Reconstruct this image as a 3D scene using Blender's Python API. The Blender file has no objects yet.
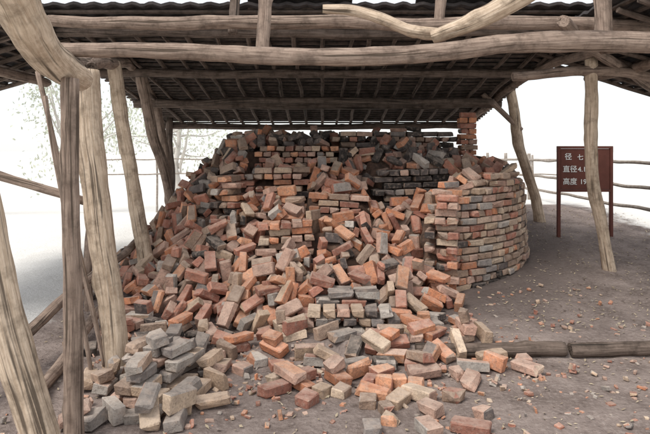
import bpy, math, random
import numpy as np
from mathutils import Vector, Matrix, noise, Euler
rs = np.random.RandomState(11); random.seed(5)
C = bpy.context.scene.collection

# ---------------- helpers ----------------
def link(o, parent=None):
    C.objects.link(o)
    if parent: o.parent = parent
    return o
def empty(name, loc=(0,0,0)):
    o = bpy.data.objects.new(name, None); o.empty_display_size = .2
    return link(o)
def mesh_obj(name, verts, faces, mat=None, parent=None, smooth=False):
    me = bpy.data.meshes.new(name); me.from_pydata([tuple(v) for v in verts], [], [tuple(f) for f in faces])
    if smooth: me.polygons.foreach_set('use_smooth', [True]*len(me.polygons))
    me.update()
    if mat: me.materials.append(mat)
    return link(bpy.data.objects.new(name, me), parent)

class NT:
    def __init__(s, name):
        s.m = bpy.data.materials.new(name); s.m.use_nodes = True
        s.t = s.m.node_tree; s.n = s.t.nodes; s.l = s.t.links
        s.b = s.n['Principled BSDF']; s.b.inputs['Roughness'].default_value = .9
        s.b.inputs['Specular IOR Level'].default_value = .15
    def add(s, typ, **k):
        nd = s.n.new(typ)
        for a, v in k.items(): setattr(nd, a, v)
        return nd
    def setin(s, sock, v):
        if isinstance(v, bpy.types.NodeSocket): s.l.new(v, sock)
        else: sock.default_value = v
    def noise(s, vec, scale, detail=3, rough=.6):
        nd = s.add('ShaderNodeTexNoise'); s.setin(nd.inputs['Vector'], vec)
        nd.inputs['Scale'].default_value = scale; nd.inputs['Detail'].default_value = detail
        nd.inputs['Roughness'].default_value = rough; return nd.outputs['Fac']
    def mr(s, v, a, b, c=0, d=1):
        nd = s.add('ShaderNodeMapRange'); s.setin(nd.inputs['Value'], v)
        for i, x in zip((1,2,3,4), (a,b,c,d)): nd.inputs[i].default_value = x
        return nd.outputs[0]
    def mix(s, f, a, b, mode='MIX'):
        nd = s.add('ShaderNodeMix', data_type='RGBA', blend_type=mode)
        s.setin(nd.inputs[0], f)
        for i, v in ((6,a),(7,b)):
            if isinstance(v, tuple) and len(v)==3: v = v+(1,)
            s.setin(nd.inputs[i], v)
        return nd.outputs[2]
    def math(s, op, a, b=0):
        nd = s.add('ShaderNodeMath', operation=op); s.setin(nd.inputs[0], a); s.setin(nd.inputs[1], b); return nd.outputs[0]
    def bump(s, h, strength=.5, dist=.01):
        nd = s.add('ShaderNodeBump'); nd.inputs['Strength'].default_value = strength
        nd.inputs['Distance'].default_value = dist; s.l.new(h, nd.inputs['Height'])
        s.l.new(nd.outputs[0], s.b.inputs['Normal'])
    def col(s, c): s.setin(s.b.inputs['Base Color'], c if not isinstance(c, tuple) else c+(1,))
    def obj(s): return s.add('ShaderNodeTexCoord').outputs['Object']
    def attr(s, n, o='Color'): return s.add('ShaderNodeAttribute', attribute_name=n).outputs[o]

# ---------------- materials ----------------
def mat_brick():
    k = NT('brick'); o = k.obj(); c = k.attr('bcol')
    n1 = k.noise(o, 9, 3, .65); n2 = k.noise(o, 60, 3, .7); n3 = k.noise(o, 22, 3, .65)
    c = k.mix(1.0, c, k.mix(k.mr(n1,.3,.7), (.70,.68,.68), (1.28,1.25,1.22)), 'MULTIPLY')
    c = k.mix(k.mr(n3,.50,.66,0,.45), c, (.38,.29,.235))
    c = k.mix(k.mr(n2,.52,.7,0,.5), c, (.10,.08,.07))
    geo = k.add('ShaderNodeNewGeometry'); sep = k.add('ShaderNodeSeparateXYZ'); k.l.new(geo.outputs['Normal'], sep.inputs[0])
    up = k.mr(sep.outputs[2], .3, 1.0, 0, .45)
    dust = k.math('MULTIPLY', up, k.mr(n1, .35, .62, .2, 1))
    c = k.mix(dust, c, (.47,.39,.33))
    k.col(c)
    h = k.math('ADD', k.math('MULTIPLY', n3, .8), k.math('MULTIPLY', n2, .5)); k.bump(h, .9, .012)
    k.b.inputs['Roughness'].default_value = .95
    return k.m
def mat_wood(name, c1, c2, dark=(.08,.06,.045)):
    k = NT(name); v = k.attr('lc', 'Vector')
    mp = k.add('ShaderNodeMapping'); k.l.new(v, mp.inputs[0]); mp.inputs['Scale'].default_value = (1,1,.07)
    n1 = k.noise(mp.outputs[0], 60, 3, .65); n2 = k.noise(v, 7, 4, .7)
    mp2 = k.add('ShaderNodeMapping'); k.l.new(v, mp2.inputs[0]); mp2.inputs['Scale'].default_value = (1,1,.03)
    cr = k.noise(mp2.outputs[0], 28, 2, .7)
    c = k.mix(k.mr(n1,.35,.65), c1, c2)
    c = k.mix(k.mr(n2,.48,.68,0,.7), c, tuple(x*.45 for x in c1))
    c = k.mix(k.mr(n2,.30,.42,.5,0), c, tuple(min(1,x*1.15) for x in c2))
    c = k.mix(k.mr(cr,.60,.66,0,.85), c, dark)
    k.col(c)
    h = k.math('ADD', n1, k.math('MULTIPLY', k.mr(cr,.56,.66), -1.2)); k.bump(h, .7, .014)
    return k.m
def mat_ground():
    k = NT('ground_soil'); o = k.obj()
    n1 = k.noise(o, 3, 4, .65); n2 = k.noise(o, 28, 4, .7)
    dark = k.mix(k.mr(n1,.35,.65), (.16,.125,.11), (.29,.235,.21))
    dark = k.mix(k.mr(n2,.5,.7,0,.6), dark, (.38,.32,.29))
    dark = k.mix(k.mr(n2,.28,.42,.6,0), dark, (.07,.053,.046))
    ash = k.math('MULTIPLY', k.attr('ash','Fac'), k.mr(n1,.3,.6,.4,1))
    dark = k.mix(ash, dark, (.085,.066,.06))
    pale = k.mix(n1, (.66,.64,.60), (.82,.80,.77))  # outside soil paled to imitate overexposed sunlit ground
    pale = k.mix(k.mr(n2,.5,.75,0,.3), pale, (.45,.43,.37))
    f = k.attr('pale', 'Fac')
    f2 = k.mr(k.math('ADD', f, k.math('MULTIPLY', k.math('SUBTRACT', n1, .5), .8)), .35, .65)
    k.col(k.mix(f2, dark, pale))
    k.bump(n2, .8, .03)
    return k.m
def mat_plain(name, c, c2=None, scale=12, rough=.9, bump=.4):
    k = NT(name); o = k.obj(); n = k.noise(o, scale, 3, .65)
    c2 = c2 or tuple(x*.6 for x in c)
    k.col(k.mix(k.mr(n,.35,.65), c2, c)); k.bump(n, bump, .01); k.b.inputs['Roughness'].default_value = rough
    return k.m
M_brick = mat_brick()
M_wood_l = mat_wood('wood_pale', (.40,.30,.215), (.62,.50,.385))
M_wood_m = mat_wood('wood_mid', (.20,.145,.115), (.36,.275,.22))
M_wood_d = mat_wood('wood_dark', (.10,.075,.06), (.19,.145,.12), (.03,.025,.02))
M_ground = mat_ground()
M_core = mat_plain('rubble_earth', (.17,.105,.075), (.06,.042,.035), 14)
M_tile = mat_plain('roof_tile', (.085,.076,.075), (.04,.036,.036), 6)
M_batten = mat_plain('batten_wood', (.13,.10,.085), (.06,.048,.04), 8)
M_sign = mat_plain('sign_paint', (.14,.05,.038), (.11,.04,.03), 5, .5, .1)
M_white = mat_plain('white_paint', (.8,.8,.78), (.7,.7,.68), 20, .6, .05)
M_rail = mat_plain('rail_wood', (.36,.32,.28), (.24,.20,.17), 15)
M_litter = mat_plain('dry_leaf', (.50,.42,.30), (.30,.24,.17), 5)

# ---------------- logs ----------------
def catmull(P, R, step):
    P = [Vector(p) for p in P]; out = []; rad = []
    n = len(P)
    for i in range(n-1):
        p0 = P[i-1] if i else P[0]*2-P[1]; p1 = P[i]; p2 = P[i+1]; p3 = P[i+2] if i+2 < n else P[-1]*2-P[-2]
        m = max(2, int((p2-p1).length/step))
        for j in range(m + (1 if i == n-2 else 0)):
            t = j/m
            q = .5*((2*p1)+(p2-p0)*t+(2*p0-5*p1+4*p2-p3)*t*t+(3*p1-p0-3*p2+p3)*t**3)
            out.append(q); rad.append(R[i]*(1-t)+R[i+1]*t)
    return out, rad
def log(name, P, R, mat, parent=None, wob=.018, seg=16, knots=3):
    if not isinstance(R, (list, tuple)): R = [R]*len(P)
    pts, rad = catmull(P, R, .04 if seg > 10 else .12)
    s = random.random()*100; L = 0; verts = []; lc = []; faces = []
    up = Vector((.13,.31,.94)); n = len(pts)
    Ls = [0]
    for i in range(1, n): Ls.append(Ls[-1]+(pts[i]-pts[i-1]).length)
    kn = [(random.random()*Ls[-1], random.random()*6.28, random.uniform(.1,.28)) for _ in range(knots)]
    for i, p in enumerate(pts):
        d = (pts[min(i+1,n-1)]-pts[max(i-1,0)]).normalized(); L = Ls[i]
        a = d.cross(up if abs(d.dot(up)) < .9 else Vector((1,0,0))).normalized(); b = d.cross(a)
        env = 1 if 0 < i < n-1 else .93
        off = a*noise.noise(Vector((L*1.3, s, 0)))*wob*1.6 + b*noise.noise(Vector((L*1.3, s+9, 0)))*wob*1.6
        for j in range(seg):
            th = j/seg*2*math.pi
            r = rad[i]*env*(1+.16*noise.noise(Vector((math.cos(th)*1.1, math.sin(th)*1.1+s, L*2.0)))+.09*noise.noise(Vector((math.cos(th)*3, math.sin(th)*3+s, L*6))))
            for (kl, kt, ka) in kn:
                dd = ((L-kl)/(rad[i]*.8))**2 + (math.atan2(math.sin(th-kt), math.cos(th-kt))/.6)**2
                r += rad[i]*ka*math.exp(-dd)
            verts.append(p+off+a*math.cos(th)*r+b*math.sin(th)*r)
            lc.append((math.cos(th)*rad[i]+s, math.sin(th)*rad[i], L))
    for i in range(n-1):
        for j in range(seg):
            k = (j+1)%seg; faces.append((i*seg+j, i*seg+k, (i+1)*seg+k, (i+1)*seg+j))
    faces.append(tuple(range(seg))[::-1]); faces.append(tuple((n-1)*seg+j for j in range(seg)))
    o = mesh_obj(name, verts, faces, mat, parent, True)
    o.data.polygons[-1].use_smooth = False; o.data.polygons[-2].use_smooth = False
    at = o.data.attributes.new('lc', 'FLOAT_VECTOR', 'POINT'); at.data.foreach_set('vector', np.array(lc, dtype=np.float32).ravel())
    return o

# ---------------- bricks ----------------
BL, BW, BH = .24, .118, .075
signs = [(a,b,c) for a in (-1,1) for b in (-1,1) for c in (-1,1)]
def _faces():
    F = []; kinds = []
    idx = lambda s, ax: signs.index(s)*3+ax
    for ax in range(3):
        o1, o2 = [a for a in range(3) if a != ax]
        for sg in (-1,1):
            q = []
            for (p, r) in ((-1,-1),(1,-1),(1,1),(-1,1)):
                s = [0,0,0]; s[ax] = sg; s[o1] = p; s[o2] = r; q.append(idx(tuple(s), ax))
            F.append(q); kinds.append(ax*2+(sg > 0))
        for p in (-1,1):
            for r in (-1,1):
                s0 = [0,0,0]; s0[o1] = p; s0[o2] = r; s1 = list(s0); s0[ax] = -1; s1[ax] = 1
                F.append([idx(tuple(s0),o1), idx(tuple(s1),o1), idx(tuple(s1),o2), idx(tuple(s0),o2)]); kinds.append(o1*2+(p > 0))
    for s in signs: F.append([idx(s,0), idx(s,1), idx(s,2)]); kinds.append(4)
    return F, kinds
BF, BK = _faces()
def brick_verts(l, w, h, chip=True):
    V = np.zeros((24,3)); hs = np.array([l,w,h])/2; m = min(l,w,h)/.07
    for i, s in enumerate(signs):
        sv = np.array(s)
        jit = rs.uniform(-.006,.006,3)*min(m,1) if chip else 0
        b = rs.uniform(.004,.012)
        if chip and rs.rand() < .2: b = rs.uniform(.014,.034)
        b *= min(m,1)
        for ax in range(3):
            e = hs-b*rs.uniform(.8,1.2); e[ax] = hs[ax]-(rs.uniform(0,.004)*min(m,1) if chip else 0)
            V[i*3+ax] = sv*e+jit
    return V
_v = brick_verts(1,1,1,False)
for i, f in enumerate(BF):
    p = _v[f]; nrm = np.cross(p[1]-p[0], p[2]-p[1])
    if nrm.dot(p.mean(0)) < 0: BF[i] = f[::-1]

PAL = {
 'orange': [(.56,.245,.135),(.52,.25,.15),(.49,.22,.125),(.58,.30,.18)],
 'red':    [(.40,.18,.125),(.36,.165,.12),(.43,.21,.15),(.32,.15,.11)],
 'pink':   [(.45,.29,.225),(.49,.335,.265),(.40,.265,.21)],
 'tan':    [(.51,.385,.28),(.58,.46,.345),(.46,.34,.245)],
 'brown':  [(.33,.235,.175),(.37,.27,.205),(.285,.205,.155),(.41,.31,.24)],
 'grey':   [(.31,.28,.255),(.38,.345,.31),(.25,.225,.21),(.44,.405,.365)],
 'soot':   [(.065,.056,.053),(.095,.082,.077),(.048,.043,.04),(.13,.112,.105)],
}
def pick(w):
    ks = list(w); p = np.array([w[k] for k in ks], float); k = ks[rs.choice(len(ks), p=p/p.sum())]
    return np.array(PAL[k][rs.randint(len(PAL[k]))])*rs.uniform(.82,1.18)
class Bricks:
    def __init__(s): s.V = []; s.F = []; s.Cc = []; s.n = 0
    def add(s, loc, R, dims, w):
        v = brick_verts(*dims) @ np.array(R).T + np.array(loc)
        s.V.append(v); base = pick(w); alt = pick({'grey':1,'soot':1,'brown':1.2,'tan':.8,'pink':1}) if rs.rand() < .55 else pick(w)
        fc = [alt if rs.rand() < .2 else base*rs.uniform(.9,1.1) for _ in range(6)]
        for f, k in zip(BF, BK):
            s.F.append([i+s.n for i in f]); s.Cc.extend([(*fc[k],1)]*len(f))
        s.n += 24
    def build(s, name, parent=None, mat=None):
        o = mesh_obj(name, np.concatenate(s.V), s.F, mat or M_brick, parent)
        at = o.data.color_attributes.new('bcol', 'FLOAT_COLOR', 'CORNER'); at.data.foreach_set('color', np.array(s.Cc, dtype=np.float32).ravel())
        return o
def Rz(a): return np.array([[math.cos(a),-math.sin(a),0],[math.sin(a),math.cos(a),0],[0,0,1]])
def Reul(a,b,c): return np.array(Euler((a,b,c)).to_matrix())

# ---------------- ground height ----------------
def sm(x, a, b):
    t = np.clip((x-a)/(b-a), 0, 1); return t*t*(3-2*t)
def g(x, y):
    x = np.asarray(x, float); y = np.asarray(y, float)
    right = sm(x, -.7, -.2)
    z = right*sm(y, 4.62, 4.74)*.09 + (1-right)*sm(y, 4.7, 6.5)*.08
    z = z + np.clip(y-5.6, 0, 5.0)*.095*sm(x,-3.5,1.5) + np.clip(y-6.5,0,5)*.05*(1-sm(x,-3.5,1.5))
    z = z - sm(-x, 2.6, 6)*.25 - sm(y, 12, 22)*.7 - sm(x, 5.5, 12)*.6
    return z
GX0, GY0, CS = -3.6, 3.0, .025
NX, NY = 290, 330
gx = GX0+np.arange(NX)*CS; gy = GY0+np.arange(NY)*CS
GXX, GYY = np.meshgrid(gx, gy, indexing='ij')
G = g(GXX, GYY)
KC = (0.2, 8.6); KR = 2.8
cx, cy = .1, 8.8
dx, dy = GXX-cx, GYY-cy; d = np.hypot(dx, dy); th = np.degrees(np.arctan2(dx, -dy))
D = np.interp(th, [-180,-110,-90,-60,-38,-15,0,15,23,28,36,60,180], [2.7,2.85,3.0,3.35,3.7,3.9,3.95,3.7,3.6,4.8,5.8,6.3,6])
T0 = np.interp(th, [-180,-90,-60,-38,0,40,180], [.5,.55,.45,.30,.18,.20,.25])
nz = np.array([[noise.noise(Vector((x*1.6,y*1.6,3)))*.14+noise.noise(Vector((x*4,y*4,7)))*.10 for y in gy[::4]] for x in gx[::4]])
nz = np.repeat(np.repeat(nz,4,0),4,1)[:NX,:NY]
T = 1.86*np.clip(1-(d/D-T0)/(1-T0), 0, 1)**1.0
T = np.where(T > .02, T+nz*np.clip(T*3,0,1), T)
def carve(x0, x1, y, zb, dep=.42):
    global T
    m = (GXX > x0-.05) & (GXX < x1+.05) & (GYY > y-dep) & (GYY < y+.12)
    T = np.where(m, np.minimum(T, zb-.02), T)
carve(-1.0,.15,7.95,1.40); carve(-1.3,-.25,7.38,1.10); carve(-1.43,-1.08,7.0,.72,.3); carve(.62,1.5,7.1,1.10); carve(.1,2.05,8.4,1.62); carve(-.2,.45,6.7,.92,.3)
carve(-.75,-.1,6.25,.62,.3)
kd = np.hypot(GXX-KC[0], GYY-KC[1]); kth = np.degrees(np.arctan2(GXX-KC[0], -(GYY-KC[1])))
inwall = (kth > 22)
T = np.where(inwall & (kd > KR-.2), 0, T)
T = np.maximum(T, 0)
core = np.where(T > .25, np.maximum(T-.2, G-.05), G-.05)
H = np.maximum(G, np.where(T > .25, T-.2, G))

def box_span(R, dims, ox, oy):
    hs = np.array(dims)/2; lo = np.full(ox.shape, -9.); hi = np.full(ox.shape, 9.)
    for a in range(3):
        num = R[0][a]*ox+R[1][a]*oy; c = R[2][a]
        if abs(c) < 1e-4: bad = np.abs(num) > hs[a]; lo = np.where(bad, 9, lo); continue
        t1 = (-hs[a]-num)/c; t2 = (hs[a]-num)/c
        lo = np.maximum(lo, np.minimum(t1,t2)); hi = np.minimum(hi, np.maximum(t1,t2))
    return lo, hi, hi > lo+1e-4
def stamp(loc, R, dims):
    r = .5*math.sqrt(sum(q*q for q in dims)); i0 = int((loc[0]-r-GX0)/CS); i1 = int((loc[0]+r-GX0)/CS)+2
    j0 = int((loc[1]-r-GY0)/CS); j1 = int((loc[1]+r-GY0)/CS)+2
    if i0 < 0 or j0 < 0 or i1 >= NX or j1 >= NY: return
    ox = GXX[i0:i1,j0:j1]-loc[0]; oy = GYY[i0:i1,j0:j1]-loc[1]
    lo, hi, ok = box_span(R, dims, ox, oy)
    H[i0:i1,j0:j1] = np.where(ok, np.maximum(H[i0:i1,j0:j1], loc[2]+hi), H[i0:i1,j0:j1])
def drop(B, x, y, dims, tiltamp, w, cand=4, yaw=None, maxz=99, maxgap=.05, flat=.0):
    r = .5*math.sqrt(sum(q*q for q in dims)); i0 = int((x-r-GX0)/CS); i1 = int((x+r-GX0)/CS)+2
    j0 = int((y-r-GY0)/CS); j1 = int((y+r-GY0)/CS)+2
    if i0 < 0 or j0 < 0 or i1 >= NX or j1 >= NY: return False
    ox = GXX[i0:i1,j0:j1]-x; oy = GYY[i0:i1,j0:j1]-y; h = H[i0:i1,j0:j1]
    m = (ox**2+oy**2) < max(r*.8, CS*1.1)**2
    A = np.stack([ox[m], oy[m], np.ones(m.sum())], 1); sol = np.linalg.lstsq(A, h[m], rcond=None)[0]
    sx, sy = np.clip(sol[0],-.9,.9), np.clip(sol[1],-.9,.9)
    nrm = Vector((-sx,-sy,1)).normalized(); Q = np.array(Vector((0,0,1)).rotation_difference(nrm).to_matrix())
    best = None
    for _ in range(cand):
        side = rs.rand(); base = Reul(0,0,0)
        if side < .25: base = Reul(math.pi/2,0,0)
        elif side < .28: base = Reul(0,math.pi/2,0)
        R = Q @ Reul(rs.normal(0,tiltamp), rs.normal(0,tiltamp), rs.uniform(0,6.28) if yaw is None else yaw+rs.normal(0,.15)) @ base
        lo, hi, ok = box_span(R, dims, ox, oy)
        if not ok.any(): continue
        z = (h-lo)[ok].max(); gap = (z+lo-h)[ok].mean()
        sc = z*.6+gap
        if best is None or sc < best[0]: best = (sc, z, R, gap)
    if best is None or best[3] > maxgap: return False
    loc = (x, y, best[1]-.006-.25*best[3])
    if loc[2] > maxz: return False
    B.add(loc, best[2], dims, w(*loc) if callable(w) else w); stamp(loc, best[2], dims); return True

# ---------------- laid masonry ----------------
kiln = empty('brick_kiln')
walls = Bricks()
def laid(B, x0, y0, x1, y1, z0, nc, w, header=False, depth=1, miss=.06, tilt=0, jit=.006, rot=.03, found=True):
    L = math.hypot(x1-x0, y1-y0); a = math.atan2(y1-y0, x1-x0); ux, uy = math.cos(a), math.sin(a)
    for c in range(-10 if found else 0, nc):
        hd = header if isinstance(header, bool) else (c % header == 0)
        st = (BW if hd else BL)+.008; off = (st/2 if c % 2 else 0)
        s = off+st/2
        while s < L:
            if c < 0 or rs.rand() > miss*(1+3*(c == nc-1)):
                for k in range(depth):
                    px = x0+ux*s-uy*(k*(BW+.01)+.065); py = y0+uy*s+ux*(k*(BW+.01)+.065)
                    z = z0+c*(BH+.006)+BH/2+tilt*s
                    if c < 0 and z < core[int((px-GX0)/CS), max(0,int((py-.15-GY0)/CS))]-.05: continue
                    R = Rz(a+(math.pi/2 if hd else 0)+rs.normal(0,rot)) @ Reul(rs.normal(0,.012), rs.normal(0,.012)-(0 if hd else tilt), 0)
                    dims = (BL*rs.uniform(.93,1), BW*rs.uniform(.94,1), BH*rs.uniform(.93,1))
                    loc = (px+rs.normal(0,jit), py+rs.normal(0,jit), z)
                    B.add(loc, R, dims, w); stamp(loc, R, dims)
            s += st
def wall_top(a): return 1.32+.06*math.sin(a*9)+.12*noise.noise(Vector((a*4,2,0)))-(.10*max(0,a-1.25))
WW = {'brown':6,'tan':2.0,'pink':2,'red':1.0,'grey':.9,'orange':.6,'soot':.2}
WR = {'orange':2.0,'red':2.5,'tan':1.2,'pink':2,'brown':2}
for c in range(19):
    hd = (c % 3 == 2); st = (BW if hd else BL)+.008
    for wy in range(2):
        z = .05+c*(BH+.006)+BH/2
        rad = KR-.05-.006*c*.8-(BL/2 if hd and wy == 0 else BW/2)-wy*(BW+.01)
        if hd and wy: continue
        a = math.radians(25.5)+(st/2/rad if c % 2 else 0)+rs.uniform(0,.02)
        while a < math.radians(150):
            if z < wall_top(a)+rs.uniform(-.05,.05) and rs.rand() > .03:
                rr = rad+rs.normal(0,.006)+(.02 if rs.rand() < .05 else 0)
                px = KC[0]+rr*math.sin(a); py = KC[1]-rr*math.cos(a)
                R = Rz(a+(math.pi/2 if hd else 0)+rs.normal(0,.02)) @ Reul(rs.normal(0,.012), rs.normal(0,.012), 0)
                dims = (BL*rs.uniform(.94,1), BW*rs.uniform(.94,1), BH*rs.uniform(.92,1))
                w = WR if a < math.radians(30) else dict(WW, soot=WW['soot']+(3 if z < .3 else 0), red=WW['red']+(2 if z > 1.1 else 0))
                walls.add((px,py,z), R, dims, w); stamp((px,py,z), R, dims)
            a += st/rad
RO = {'red':3,'orange':2.5,'tan':1,'pink':1.5,'brown':1}
laid(walls, 1.09, 6.22, 1.44, 6.12, .08, 14, WR, header=2, depth=3, miss=.02)
laid(walls, .1, 8.35, 2.05, 8.5, 1.66, 4, {'red':2,'soot':1.5,'pink':2,'brown':2}, header=2, depth=2, miss=.02)
laid(walls, -1.0, 8.0, .15, 7.95, 1.44, 4, dict(RO, soot=1), header=True, depth=1, miss=.04)
laid(walls, -1.3, 7.4, -.25, 7.35, 1.14, 4, RO, header=2, depth=1, miss=.05, tilt=.02)
laid(walls, -1.43, 7.1, -1.08, 6.95, .65, 9, RO, header=2, depth=2, miss=.04)
laid(walls, .62, 7.08, 1.5, 7.16, 1.12, 4, {'soot':6,'grey':.8,'brown':.5}, header=3, depth=2, miss=.0, tilt=.03)
laid(walls, -.2, 6.72, .45, 6.68, .96, 3, RO, header=3, depth=1, miss=.0, tilt=-.06)
laid(walls, -.75, 6.25, -.1, 6.3, .64, 3, RO, header=2, depth=1, miss=.0, tilt=.08)
laid(walls, -.22, 4.98, .62, 4.98, -.02, 4, {'grey':4,'tan':1.5,'pink':1.5,'soot':1}, header=True, depth=1, miss=.03, found=False)
laid(walls, -.10, 5.24, .50, 5.24, .06, 4, {'grey':4,'soot':2.5,'red':1}, header=False, depth=2, miss=.03, found=False)
for c in range(11):
    z = 1.42+c*(BH+.005)
    for q in (-1,1):
        R = Rz((math.pi/2 if c%2 else 0)+rs.normal(0,.03)); off = q*(BW/2+.003)
        loc = (2.12+(off if c%2 else 0)+rs.normal(0,.006), 8.42+(0 if c%2 else off), z)
        if c == 10 and q == 1: continue
        walls.add(loc, R, (BL,BW,BH), {'red':2,'orange':2,'pink':1.5}); stamp(loc, R, (BL,BW,BH))
walls.build('kiln_walls', kiln)

# ---------------- rubble ----------------
rub = Bricks()
def cw(x, y, z):
    w = {'orange':3.8,'red':3.8,'pink':2.2,'tan':.8,'brown':1.8,'grey':.4,'soot':.7}
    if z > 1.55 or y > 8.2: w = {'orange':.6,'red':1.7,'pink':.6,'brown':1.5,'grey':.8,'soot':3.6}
    elif x < -1.2: w = {'orange':2.2,'red':3,'pink':2,'tan':.6,'brown':2,'grey':1.0,'soot':.8}
    elif y < 5.3: w = {'orange':3,'red':2.6,'pink':2.6,'tan':2.2,'brown':1.4,'grey':1.0,'soot':.5}
    if .3 < x < 1.4 and 6.9 < y < 8: w = dict(w, soot=w['soot']+1.5)
    if -1.0 < x < .1 and 6 < y < 7.4: w = dict(w, orange=w['orange']+3)
    return w
ii, jj = np.where((T-G > .04) & (GYY < 9.6))
placed = 0
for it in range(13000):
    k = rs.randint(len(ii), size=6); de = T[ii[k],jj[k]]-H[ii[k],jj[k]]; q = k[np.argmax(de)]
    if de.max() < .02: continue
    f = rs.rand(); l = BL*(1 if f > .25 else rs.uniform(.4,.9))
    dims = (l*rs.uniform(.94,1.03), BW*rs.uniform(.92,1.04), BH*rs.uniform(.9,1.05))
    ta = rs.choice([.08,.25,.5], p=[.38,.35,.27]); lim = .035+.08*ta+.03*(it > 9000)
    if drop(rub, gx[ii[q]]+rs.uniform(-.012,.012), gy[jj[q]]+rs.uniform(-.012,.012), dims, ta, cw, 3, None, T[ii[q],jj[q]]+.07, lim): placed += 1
print('heap bricks', placed)
for _ in range(500):
    q = rs.randint(len(ii))
    if GYY[ii[q],jj[q]] > 9: continue
    l = BL*(1 if rs.rand() > .3 else rs.uniform(.4,.9))
    drop(rub, gx[ii[q]], gy[jj[q]], (l,BW,BH), rs.choice([.1,.3]), cw, 5, None, T[ii[q],jj[q]]+.13, .045)
def scat(B, n, fx, fy, w, tilt=.05, full=.65, mh=.12):
    k = 0; t = 0
    while k < n and t < n*6:
        t += 1
        l = BL*(rs.uniform(.9,1.05) if rs.rand() < full else rs.uniform(.35,.8)); x, y = fx(), fy()
        if drop(B, x, y, (l, BW*rs.uniform(.9,1.05), BH*rs.uniform(.9,1.1)), tilt, w, 5, None, float(g(x,y))+mh, .035): k += 1
scat(rub, 55, lambda: rs.uniform(-.9,1.35), lambda: rs.normal(4.85,.2), cw, .12, mh=.22)
scat(rub, 24, lambda: rs.uniform(-.4,1.1), lambda: rs.uniform(3.7,4.6), cw)
scat(rub, 8, lambda: rs.uniform(.2,1.0), lambda: rs.uniform(3.35,3.8), cw)
scat(rub, 70, lambda: rs.uniform(-2.0,-.4), lambda: rs.normal(5.5,.32), cw, .1, mh=.18)
scat(rub, 20, lambda: rs.uniform(-2.6,-1.6), lambda: rs.uniform(6,8), cw)
scat(rub, 3, lambda: rs.uniform(1.3,1.6), lambda: rs.uniform(4.3,4.6), cw)
rub.build('brick_rubble_pile')
pile = Bricks()
WG = {'grey':5,'tan':2.2,'pink':1.2,'brown':1}
laid(pile, -1.46, 3.80, -1.06, 3.66, 0.0, 3, WG, header=True, depth=1, miss=.05, rot=.08, jit=.01, found=False)
laid(pile, -1.46, 4.08, -1.04, 3.94, 0.0, 4, WG, header=True, depth=1, miss=.05, rot=.08, jit=.01, found=False)
laid(pile, -1.40, 4.36, -1.02, 4.24, 0.0, 3, WG, header=True, depth=1, miss=.1, rot=.1, jit=.012, found=False)
scat(pile, 30, lambda: rs.normal(-1.15,.2), lambda: rs.uniform(3.45,4.4), WG, .12, .7, .38)
scat(pile, 24, lambda: rs.normal(-1.45,.16), lambda: rs.uniform(3.9,4.9), WG, .12, .6, .15)
pile.build('brick_pile')
fr = Bricks()
for _ in range(2800):
    u = rs.rand()
    if u < .5: x, y = rs.normal(.2,1.0), rs.normal(4.4,.55)
    elif u < .8: x, y = rs.uniform(-2.2,3.2), rs.uniform(3.2,6.4)
    else: x, y = rs.normal(-1.0,.6), rs.normal(4.6,.9)
    if not (-3.4 < x < 3.4 and 3.1 < y < 6.6): continue
    s = abs(rs.normal(0,.014))+.006
    drop(fr, x, y, (s*rs.uniform(1,2), s*rs.uniform(.8,1.3), s*rs.uniform(.4,.9)), .15, {'red':2,'orange':1.5,'pink':1.5,'tan':1.5,'grey':1.5}, 1, None, float(g(x,y))+.045)
fr.build('brick_fragments')

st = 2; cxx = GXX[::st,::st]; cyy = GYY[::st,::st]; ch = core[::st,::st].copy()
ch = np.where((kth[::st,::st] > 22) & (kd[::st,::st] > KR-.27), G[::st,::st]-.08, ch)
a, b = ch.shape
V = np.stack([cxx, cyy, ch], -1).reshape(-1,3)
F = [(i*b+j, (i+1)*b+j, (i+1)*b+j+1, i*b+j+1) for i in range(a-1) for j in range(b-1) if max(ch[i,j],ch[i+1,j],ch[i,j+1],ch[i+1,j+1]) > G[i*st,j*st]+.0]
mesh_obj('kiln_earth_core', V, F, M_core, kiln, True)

# ---------------- ground sheet ----------------
xs = np.concatenate([[-500,-200,-90,-45,-25,-16,-11,-8.5,-7], np.arange(-6,6.01,.06), [7,8.5,11,16,25,45,90,200,500]])
ys = np.concatenate([[-60,-20,-8,-3,-1,0,.5,1,1.5,2], np.arange(2.4,13,.06), [13.5,14.5,16,18,21,25,32,45,70,120,250,600]])
XX, YY = np.meshgrid(xs, ys, indexing='ij'); ZZ = g(XX, YY)
def gn(x, y): return noise.noise(Vector((x*1.5,y*1.5,0)))*.02+noise.noise(Vector((x*6,y*6,5)))*.012-.003
for i, x in enumerate(xs):
    for j, y in enumerate(ys):
        if abs(x) < 7 and 2 < y < 14: ZZ[i,j] += gn(x,y)
nxs, nys = XX.shape
V = np.stack([XX,YY,ZZ],-1).reshape(-1,3)
F = [(i*nys+j,(i+1)*nys+j,(i+1)*nys+j+1,i*nys+j+1) for i in range(nxs-1) for j in range(nys-1)]
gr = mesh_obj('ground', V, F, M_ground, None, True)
pale = np.maximum.reduce([sm(-XX,2.3,3.3), sm(XX,4.4,6.0), sm(YY,11,12.5), sm(-YY,-2.6,-1.4)])  # tone mimics sunlit overexposure outside; unseen strip before camera added to bounce light
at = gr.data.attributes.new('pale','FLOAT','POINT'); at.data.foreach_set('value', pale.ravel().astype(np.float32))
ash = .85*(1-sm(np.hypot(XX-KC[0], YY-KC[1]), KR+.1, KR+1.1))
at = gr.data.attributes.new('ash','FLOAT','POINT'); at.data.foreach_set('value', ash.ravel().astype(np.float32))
V = []; F = []
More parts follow.
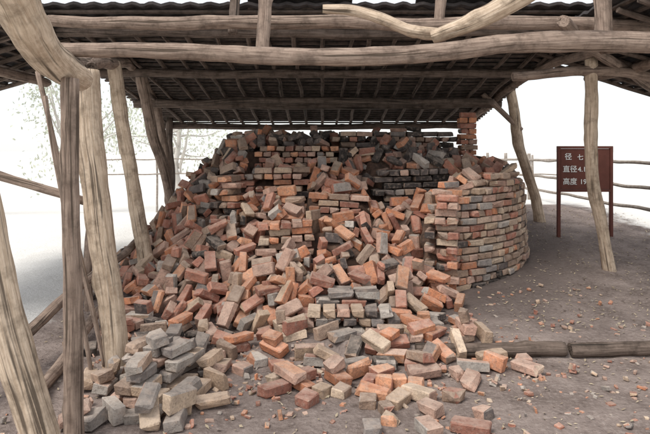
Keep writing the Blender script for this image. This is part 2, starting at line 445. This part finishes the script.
for _ in range(3200):
    u = rs.rand()
    if u < .7: x, y = rs.uniform(1.8,5.5), rs.uniform(5,11)
    else: x, y = rs.uniform(-2.6,4), rs.uniform(3.2,6)
    if math.hypot(x-KC[0], y-KC[1]) < KR+.03: continue
    z = float(g(x,y))+gn(x,y)+.008; s = rs.uniform(.008,.024); R = Reul(rs.normal(0,.3),rs.normal(0,.3),rs.uniform(0,6.28)); b = len(V)
    for q in ((-1,0,0),(-.2,-.4,.1),(1,0,.25),(-.2,.4,.1)): V.append(np.array([x,y,z])+R@(np.array(q)*s))
    F.append((b,b+1,b+2,b+3))
mesh_obj('leaf_litter', V, F, M_litter)

log('log_edging', [(.75,4.64,.045),(1.3,4.66,.05),(1.98,4.64,.05)], .062, M_wood_d, None, .02)
log('log_edging', [(2.02,4.65,.05),(2.6,4.66,.055),(3.6,4.7,.05)], .06, M_wood_d, None, .02)

# ---------------- shelter ----------------
sh = empty('timber_shelter')
lg = lambda n, P, R, m, **k: log(n, P, R, m, sh, **k)
lg('post_1', [(-1.86,2.75,2.3),(-1.70,2.76,1.5),(-1.54,2.78,.75),(-1.36,2.8,.0),(-1.34,2.8,-.2)], [.08,.085,.088,.09,.09], M_wood_l, knots=1)
lg('post_2', [(-1.50,3.32,2.12),(-1.49,3.3,1.2),(-1.46,3.28,-.1)], [.054,.052,.057], M_wood_m, wob=.01)
lg('post_3', [(-1.88,4.4,2.32),(-1.79,4.38,1.4),(-1.67,4.36,.6),(-1.58,4.35,-.1)], [.11,.10,.095,.105], M_wood_l, knots=1)
lg('post_4', [(-2.52,6.7,2.75),(-2.36,6.7,1.7),(-2.15,6.68,.6),(-2.1,6.67,-.1)], [.08,.078,.085,.10], M_wood_l)
lg('post_5', [(-2.70,8.2,2.9),(-2.55,8.3,2.0),(-2.38,8.5,1.2),(-2.2,8.6,.0)], [.085,.08,.08,.085], M_wood_m, wob=.01)
lg('post_6', [(-2.95,9.8,2.6),(-2.75,9.8,1.4),(-2.6,9.8,.0)], [.07,.07,.08], M_wood_m)
lg('post_7', [(3.05,9.3,2.75),(3.22,9.4,1.9),(3.55,9.6,1.0),(3.75,9.7,.2)], [.085,.085,.085,.095], M_wood_l)
lg('post_8', [(3.12,6.6,2.8),(3.17,6.7,2.1),(3.25,6.85,1.35),(3.42,6.95,.8),(3.55,7.0,.0)], [.07,.075,.072,.07,.08], M_wood_l)
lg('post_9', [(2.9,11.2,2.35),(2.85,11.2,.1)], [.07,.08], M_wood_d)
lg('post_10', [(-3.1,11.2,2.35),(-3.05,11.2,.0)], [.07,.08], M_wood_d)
lg('post_11', [(2.9,3.3,2.9),(3.0,3.3,-.1)], [.09,.1], M_wood_m)
lg('tie_log', [(-1.26,1.9,2.62),(-1.42,2.6,2.38),(-1.58,3.3,2.22),(-1.62,3.75,2.18)], [.095,.10,.10,.085], M_wood_l, knots=1)
lg('front_beam', [(-2.15,4.42,2.50),(-1.3,4.4,2.47),(-.55,4.4,2.43),(.3,4.4,2.44),(1.1,4.4,2.49),(1.8,4.4,2.55),(2.6,4.4,2.53),(3.4,4.45,2.5)], [.05,.062,.068,.072,.074,.082,.08,.085], M_wood_m)
lg('middle_beam', [(-2.7,5.5,2.97),(-1.4,5.5,2.93),(0,5.5,2.95),(1.1,5.5,2.92),(2.2,5.5,2.93),(3.3,5.5,2.9)], [.055,.065,.065,.065,.07,.07], M_wood_m)
lg('curved_branch', [(-.02,4.9,2.93),(.25,4.9,2.92),(.5,4.85,2.83),(.72,4.8,2.72),(.98,4.7,2.66)], [.04,.05,.05,.045,.05], M_wood_l)
lg('diagonal_log', [(.88,4.62,2.62),(1.2,4.5,2.73),(1.6,4.3,2.93),(1.95,4.1,3.12)], [.055,.075,.08,.08], M_wood_l)
lg('king_post_1', [(-.53,4.75,2.52),(-.52,4.9,3.3)], [.055,.06], M_wood_m)
lg('king_post_2', [(-.95,5.8,2.9),(-.95,5.9,3.35)], [.05,.05], M_wood_d)
lg('king_post_3', [(1.12,5.5,2.9),(1.12,5.5,3.4)], [.05,.05], M_wood_m)
lg('king_post_4', [(2.48,5.0,2.7),(2.48,5.0,3.25)], [.07,.07], M_wood_m)
lg('side_tie_right', [(2.2,6.6,2.56),(3.3,6.6,2.62),(4.6,6.6,2.42)], [.055,.06,.055], M_wood_m)
lg('side_rafter_right', [(2.2,5.2,2.9),(3.0,6.2,2.78),(4.6,7.6,2.42)], [.06,.06,.06], M_wood_m)
lg('side_purlin_right', [(3.7,4.5,2.68),(3.6,7.7,2.66)], .06, M_wood_m)
lg('side_purlin_left', [(-3.9,4.5,2.6),(-3.8,7.7,2.62)], .06, M_wood_m)
lg('side_tie_left', [(-1.9,4.6,2.36),(-2.8,6.1,2.6),(-3.4,7.4,2.7)], [.05,.05,.05], M_wood_d)
lg('plate_left', [(-1.95,4.3,2.34),(-2.5,6.6,2.72),(-2.75,8.2,2.86),(-3.0,10,2.5)], .065, M_wood_m)
lg('plate_right', [(3.0,4.3,2.62),(3.05,6.6,2.82),(2.95,8.2,2.78),(2.85,11.2,2.28)], .06, M_wood_m)
lg('knee_brace', [(2.6,9.3,2.62),(3.25,9.35,2.02)], .045, M_wood_m)
lg('thin_pole_1', [(-2.2,4.3,2.3),(-1.68,4.3,.05)], .018, M_wood_m, wob=.01, knots=0)
lg('thin_pole_2', [(-2.05,4.15,2.1),(-1.72,4.15,.0)], .016, M_wood_m, wob=.01, knots=0)
def zs(y): return 2.3+.177*(11.5-y)
for i, (y, r) in enumerate(((9.6,.075),(7.9,.06),(11.3,.06),(6.4,.06))):
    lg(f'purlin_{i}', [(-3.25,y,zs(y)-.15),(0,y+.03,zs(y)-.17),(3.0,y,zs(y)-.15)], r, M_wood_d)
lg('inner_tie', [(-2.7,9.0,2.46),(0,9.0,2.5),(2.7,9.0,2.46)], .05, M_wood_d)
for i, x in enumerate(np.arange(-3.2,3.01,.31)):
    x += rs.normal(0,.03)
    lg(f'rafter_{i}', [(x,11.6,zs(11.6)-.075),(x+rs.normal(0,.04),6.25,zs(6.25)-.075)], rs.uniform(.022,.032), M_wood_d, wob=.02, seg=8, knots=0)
for sgn, x0 in ((1,3.06),(-1,-3.37)):
    for i, y in enumerate(np.arange(4.5,7.8,.36)):
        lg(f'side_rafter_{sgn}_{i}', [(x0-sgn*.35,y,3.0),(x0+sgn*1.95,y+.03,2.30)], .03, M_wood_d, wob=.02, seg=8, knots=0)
lg('ridge_log', [(-3.3,5.95,3.4),(3.2,5.95,3.4)], .06, M_wood_m)
def slope(name, O, U, Vv, Lu, Lv, row=.19):
    O, U, Vv = Vector(O), Vector(U).normalized(), Vector(Vv).normalized(); N = U.cross(Vv).normalized()
    if N.z < 0: N = -N
    V = []; F = []; nu = int(Lu/.045)
    nr = int(Lv/row)
    for r in range(nr+1):
        j = rs.normal(0,.008)
        b = len(V); tj = [rs.normal(0,.012) for _ in range(200)]
        for k in range(nu+1):
            u = k*Lu/nu; wv = .013*math.sin(u/.21*2*math.pi)+rs.normal(0,.0015); e2 = tj[int(u/.21)]
            for (v, n) in ((r*row-.09, .0),(r*row+row+e2, .030),(r*row+row+e2, -.004),(r*row-.09, -.034)):
                V.append(O+U*u+Vv*(v+j)+N*(n+wv+.02))
        for k in range(nu):
            q = b+k*4; p = q+4
            for e in range(4): F.append((q+e, q+(e+1)%4, p+(e+1)%4, p+e))
        F.append((b,b+1,b+2,b+3)); q = b+nu*4; F.append((q,q+1,q+2,q+3))
    mesh_obj(name, V, F, M_tile, sh)
    BV = []; BFc = []
    for r in range(int(Lv/.16)+1):
        v = r*.16+rs.normal(0,.01); b = len(BV)
        for u in (-.0, Lu):
            for (dv, dn) in ((-.02,-.055),(.02,-.055),(.02,-.03),(-.02,-.03)):
                BV.append(O+U*u+Vv*(v+dv+rs.normal(0,.004))+N*dn)
        for e in range(4): BFc.append((b+e, b+(e+1)%4, b+4+(e+1)%4, b+4+e))
        BFc += [(b,b+1,b+2,b+3),(b+4,b+5,b+6,b+7)]
    mesh_obj(name+'_battens', BV, BFc, M_batten, sh)
slope('roof_back', (-3.4,6.2,zs(6.2)+.02), (1,0,0), (0,1,-.177), 6.5, 5.45)
slope('roof_right', (2.75,4.3,3.08), (0,1,0), (1,0,-.33), 3.5, 2.4)
slope('roof_left', (-3.05,4.3,3.08), (0,1,0), (-1,0,-.33), 3.5, 2.4)
slope('ridge_patch_1', (-.85,6.0,3.50), (1,0,0), (0,1,-.9), 1.15, .35)
slope('ridge_patch_2', (1.0,6.0,3.50), (1,0,0), (0,1,-.9), .95, .35)

# ---------------- sign ----------------
sg = empty('information_sign')
def boxm(name, x0,x1,y0,y1,z0,z1, mat, parent, bev=.004):
    import bmesh
    bm = bmesh.new(); bmesh.ops.create_cube(bm, size=1)
    for v in bm.verts: v.co = Vector(((x0+x1)/2+v.co.x*(x1-x0), (y0+y1)/2+v.co.y*(y1-y0), (z0+z1)/2+v.co.z*(z1-z0)))
    bmesh.ops.bevel(bm, geom=bm.edges[:], offset=bev, segments=2, affect='EDGES')
    me = bpy.data.meshes.new(name); bm.to_mesh(me); bm.free(); me.materials.append(mat)
    return link(bpy.data.objects.new(name, me), parent)
SY = 8.6
boxm('board', 3.60,4.35,SY,SY+.03,1.10,1.72, M_sign, sg)
boxm('frame_top', 3.57,4.38,SY-.012,SY+.042,1.722,1.76, M_sign, sg)
boxm('frame_bottom', 3.57,4.38,SY-.012,SY+.042,1.06,1.098, M_sign, sg)
boxm('leg_1', 3.55,3.598,SY-.01,SY+.04,.1,1.76, M_sign, sg)
boxm('leg_2', 4.352,4.40,SY-.01,SY+.04,.1,1.76, M_sign, sg)
def text(s, x, z, size):
    cu = bpy.data.curves.new('lettering','FONT'); cu.body = s; cu.size = size; cu.extrude = .002; cu.offset = .001
    t = bpy.data.objects.new('lettering_tmp', cu); C.objects.link(t)
    bpy.context.view_layer.update()
    me = bpy.data.meshes.new_from_object(t.evaluated_get(bpy.context.evaluated_depsgraph_get()))
    bpy.data.objects.remove(t); me.materials.clear(); me.materials.append(M_white)
    o = link(bpy.data.objects.new('lettering', me), sg); o.location = (x, SY-.004, z); o.rotation_euler = (math.pi/2,0,0)
text('径', 3.66, 1.56, .11); text('七 桶', 3.85, 1.555, .095)
text('直径', 3.63, 1.37, .11); text('4.1', 3.86, 1.37, .105)
text('高度', 3.63, 1.18, .11); text('19', 3.89, 1.18, .105)

# ---------------- fences ----------------
f1 = empty('wooden_fence')
for i, y in enumerate(np.arange(6.6,17,1.7)):
    log(f'fence_post_{i}', [(4.85,y,1.62),(4.87,y,float(g(4.87,y))-.1)], .045, M_rail, f1, .01, 8, 0)
for i, z in enumerate((1.48,1.11,.79)):
    log(f'fence_rail_{i}', [(4.8,5.5,z),(4.82,10,z+.02),(4.8,17,z-.05)], .028, M_rail, f1, .02, 8, 0)
f2 = empty('wooden_fence')
for i, x in enumerate(np.arange(-7,7.1,1.9)):
    log(f'fence_post_{i}', [(x,17.1,1.55),(x,17.1,-.5)], .035, M_rail, f2, .01, 8, 0)
for i, z in enumerate((1.4,.95)):
    log(f'fence_rail_{i}', [(-7.3,17.05,z),(0,17.05,z+.05),(7.3,17.05,z)], .022, M_rail, f2, .02, 8, 0)
f3 = empty('wooden_fence')
log('fence_rail_1', [(-2.35,3.6,.2),(-2.3,4.4,.29),(-2.3,5.8,.47),(-2.35,8,.6)], .045, M_wood_m, f3, .02, 10)
log('fence_rail_2', [(-1.9,3.5,.1),(-2.02,4.2,.06),(-2.2,5.5,.13)], .045, M_wood_m, f3, .02, 10)
log('fence_rail_3', [(-3.2,4.5,1.62),(-2.6,4.5,1.50),(-1.85,4.5,1.26)], .036, M_wood_m, f3, .02, 10)
log('fence_post_1', [(-2.42,5.8,.9),(-2.42,5.8,-.1)], .045, M_wood_m, f3, .02, 10)

# ---------------- trees ----------------
M_leaf = mat_plain('leaf_hazed', (.58,.60,.50), (.46,.49,.39), 3)  # leaf colour paled to imitate haze and overexposure
M_bark = mat_plain('hazed_bark', (.56,.53,.49), (.46,.43,.39), 3)  # distant haze put into the bark colour too
def tree(x, y, h, spread, n=1500):
    root = empty('tree'); z0 = float(g(x,y))
    log('trunk', [(x,y,z0-.2),(x+rs.normal(0,.1),y,z0+h*.4),(x+rs.normal(0,.3),y,z0+h*.85)], [h*.03,h*.02,h*.008], M_bark, root, .05, 10, 2)
    cl = []
    for i in range(14):
        a = rs.uniform(0,6.28); r = spread*rs.uniform(.35,1); zz = z0+h*rs.uniform(.35,1.0)
        e = Vector((x+math.cos(a)*r, y+math.sin(a)*r, zz)); s = Vector((x,y,z0+h*rs.uniform(.2,.6)))
        log(f'limb_{i}', [s, (s+e)/2+Vector((0,0,-.1)), e], [h*.010,h*.006,h*.003], M_bark, root, .05, 6, 0); cl.append(e)
    V = []; F = []
    for i in range(n):
        c = cl[rs.randint(len(cl))]; p = c+Vector(rs.normal(0,1,3))*spread*.2
        s = rs.uniform(.04,.09)*h/5; R = Reul(*rs.uniform(0,6.28,3)); b = len(V)
        for q in ((-1,0,0),(0,-.5,0),(1,0,.2),(0,.5,0)): V.append(np.array(p)+R@(np.array(q)*s))
        F.append((b,b+1,b+2,b+3))
    mesh_obj('crown', V, F, M_leaf, root)
for (x,y,h,s) in ((-9,20,5,2.2),(-6.2,24,5.5,2.4),(-13,18,5,2.2),(20,26,6,2.4)):
    tree(x,y,h,s)

# ---------------- light ----------------
S = Vector((-.42,-.38,.82)).normalized()
W = bpy.data.worlds.new('World'); bpy.context.scene.world = W; W.use_nodes = True
wt = W.node_tree
sk = wt.nodes.new('ShaderNodeTexSky'); sk.sky_type = 'NISHITA'; sk.sun_disc = False
sk.sun_elevation = math.asin(S.z); sk.sun_rotation = math.atan2(S.x, S.y); sk.dust_density = 1; sk.air_density = 1.0; sk.ozone_density = 1
hz = wt.nodes.new('ShaderNodeMix'); hz.data_type = 'RGBA'; hz.inputs[0].default_value = .75; hz.inputs[7].default_value = (8.0,8.0,8.0,1)
bg = wt.nodes['Background']; bg.inputs[1].default_value = .15
wt.links.new(sk.outputs[0], hz.inputs[6]); wt.links.new(hz.outputs[2], bg.inputs[0])
sl = bpy.data.lights.new('sun','SUN'); sl.energy = 3.0; sl.angle = math.radians(25); sl.color = (1,.96,.90)
so = link(bpy.data.objects.new('sun', sl)); so.rotation_euler = S.to_track_quat('Z','Y').to_euler(); so.location = (-10,5,15)
cam = bpy.data.cameras.new('camera'); cam.lens = 36*563/650; cam.shift_y = -67/650; cam.clip_end = 2000; cam.clip_start = .05
co = link(bpy.data.objects.new('camera', cam)); co.location = (0,0,1.7); co.rotation_euler = (math.pi/2,0,0)
sc = bpy.context.scene; sc.camera = co
sc.view_settings.view_transform = 'Standard'; sc.view_settings.look = 'None'; sc.view_settings.exposure = 0
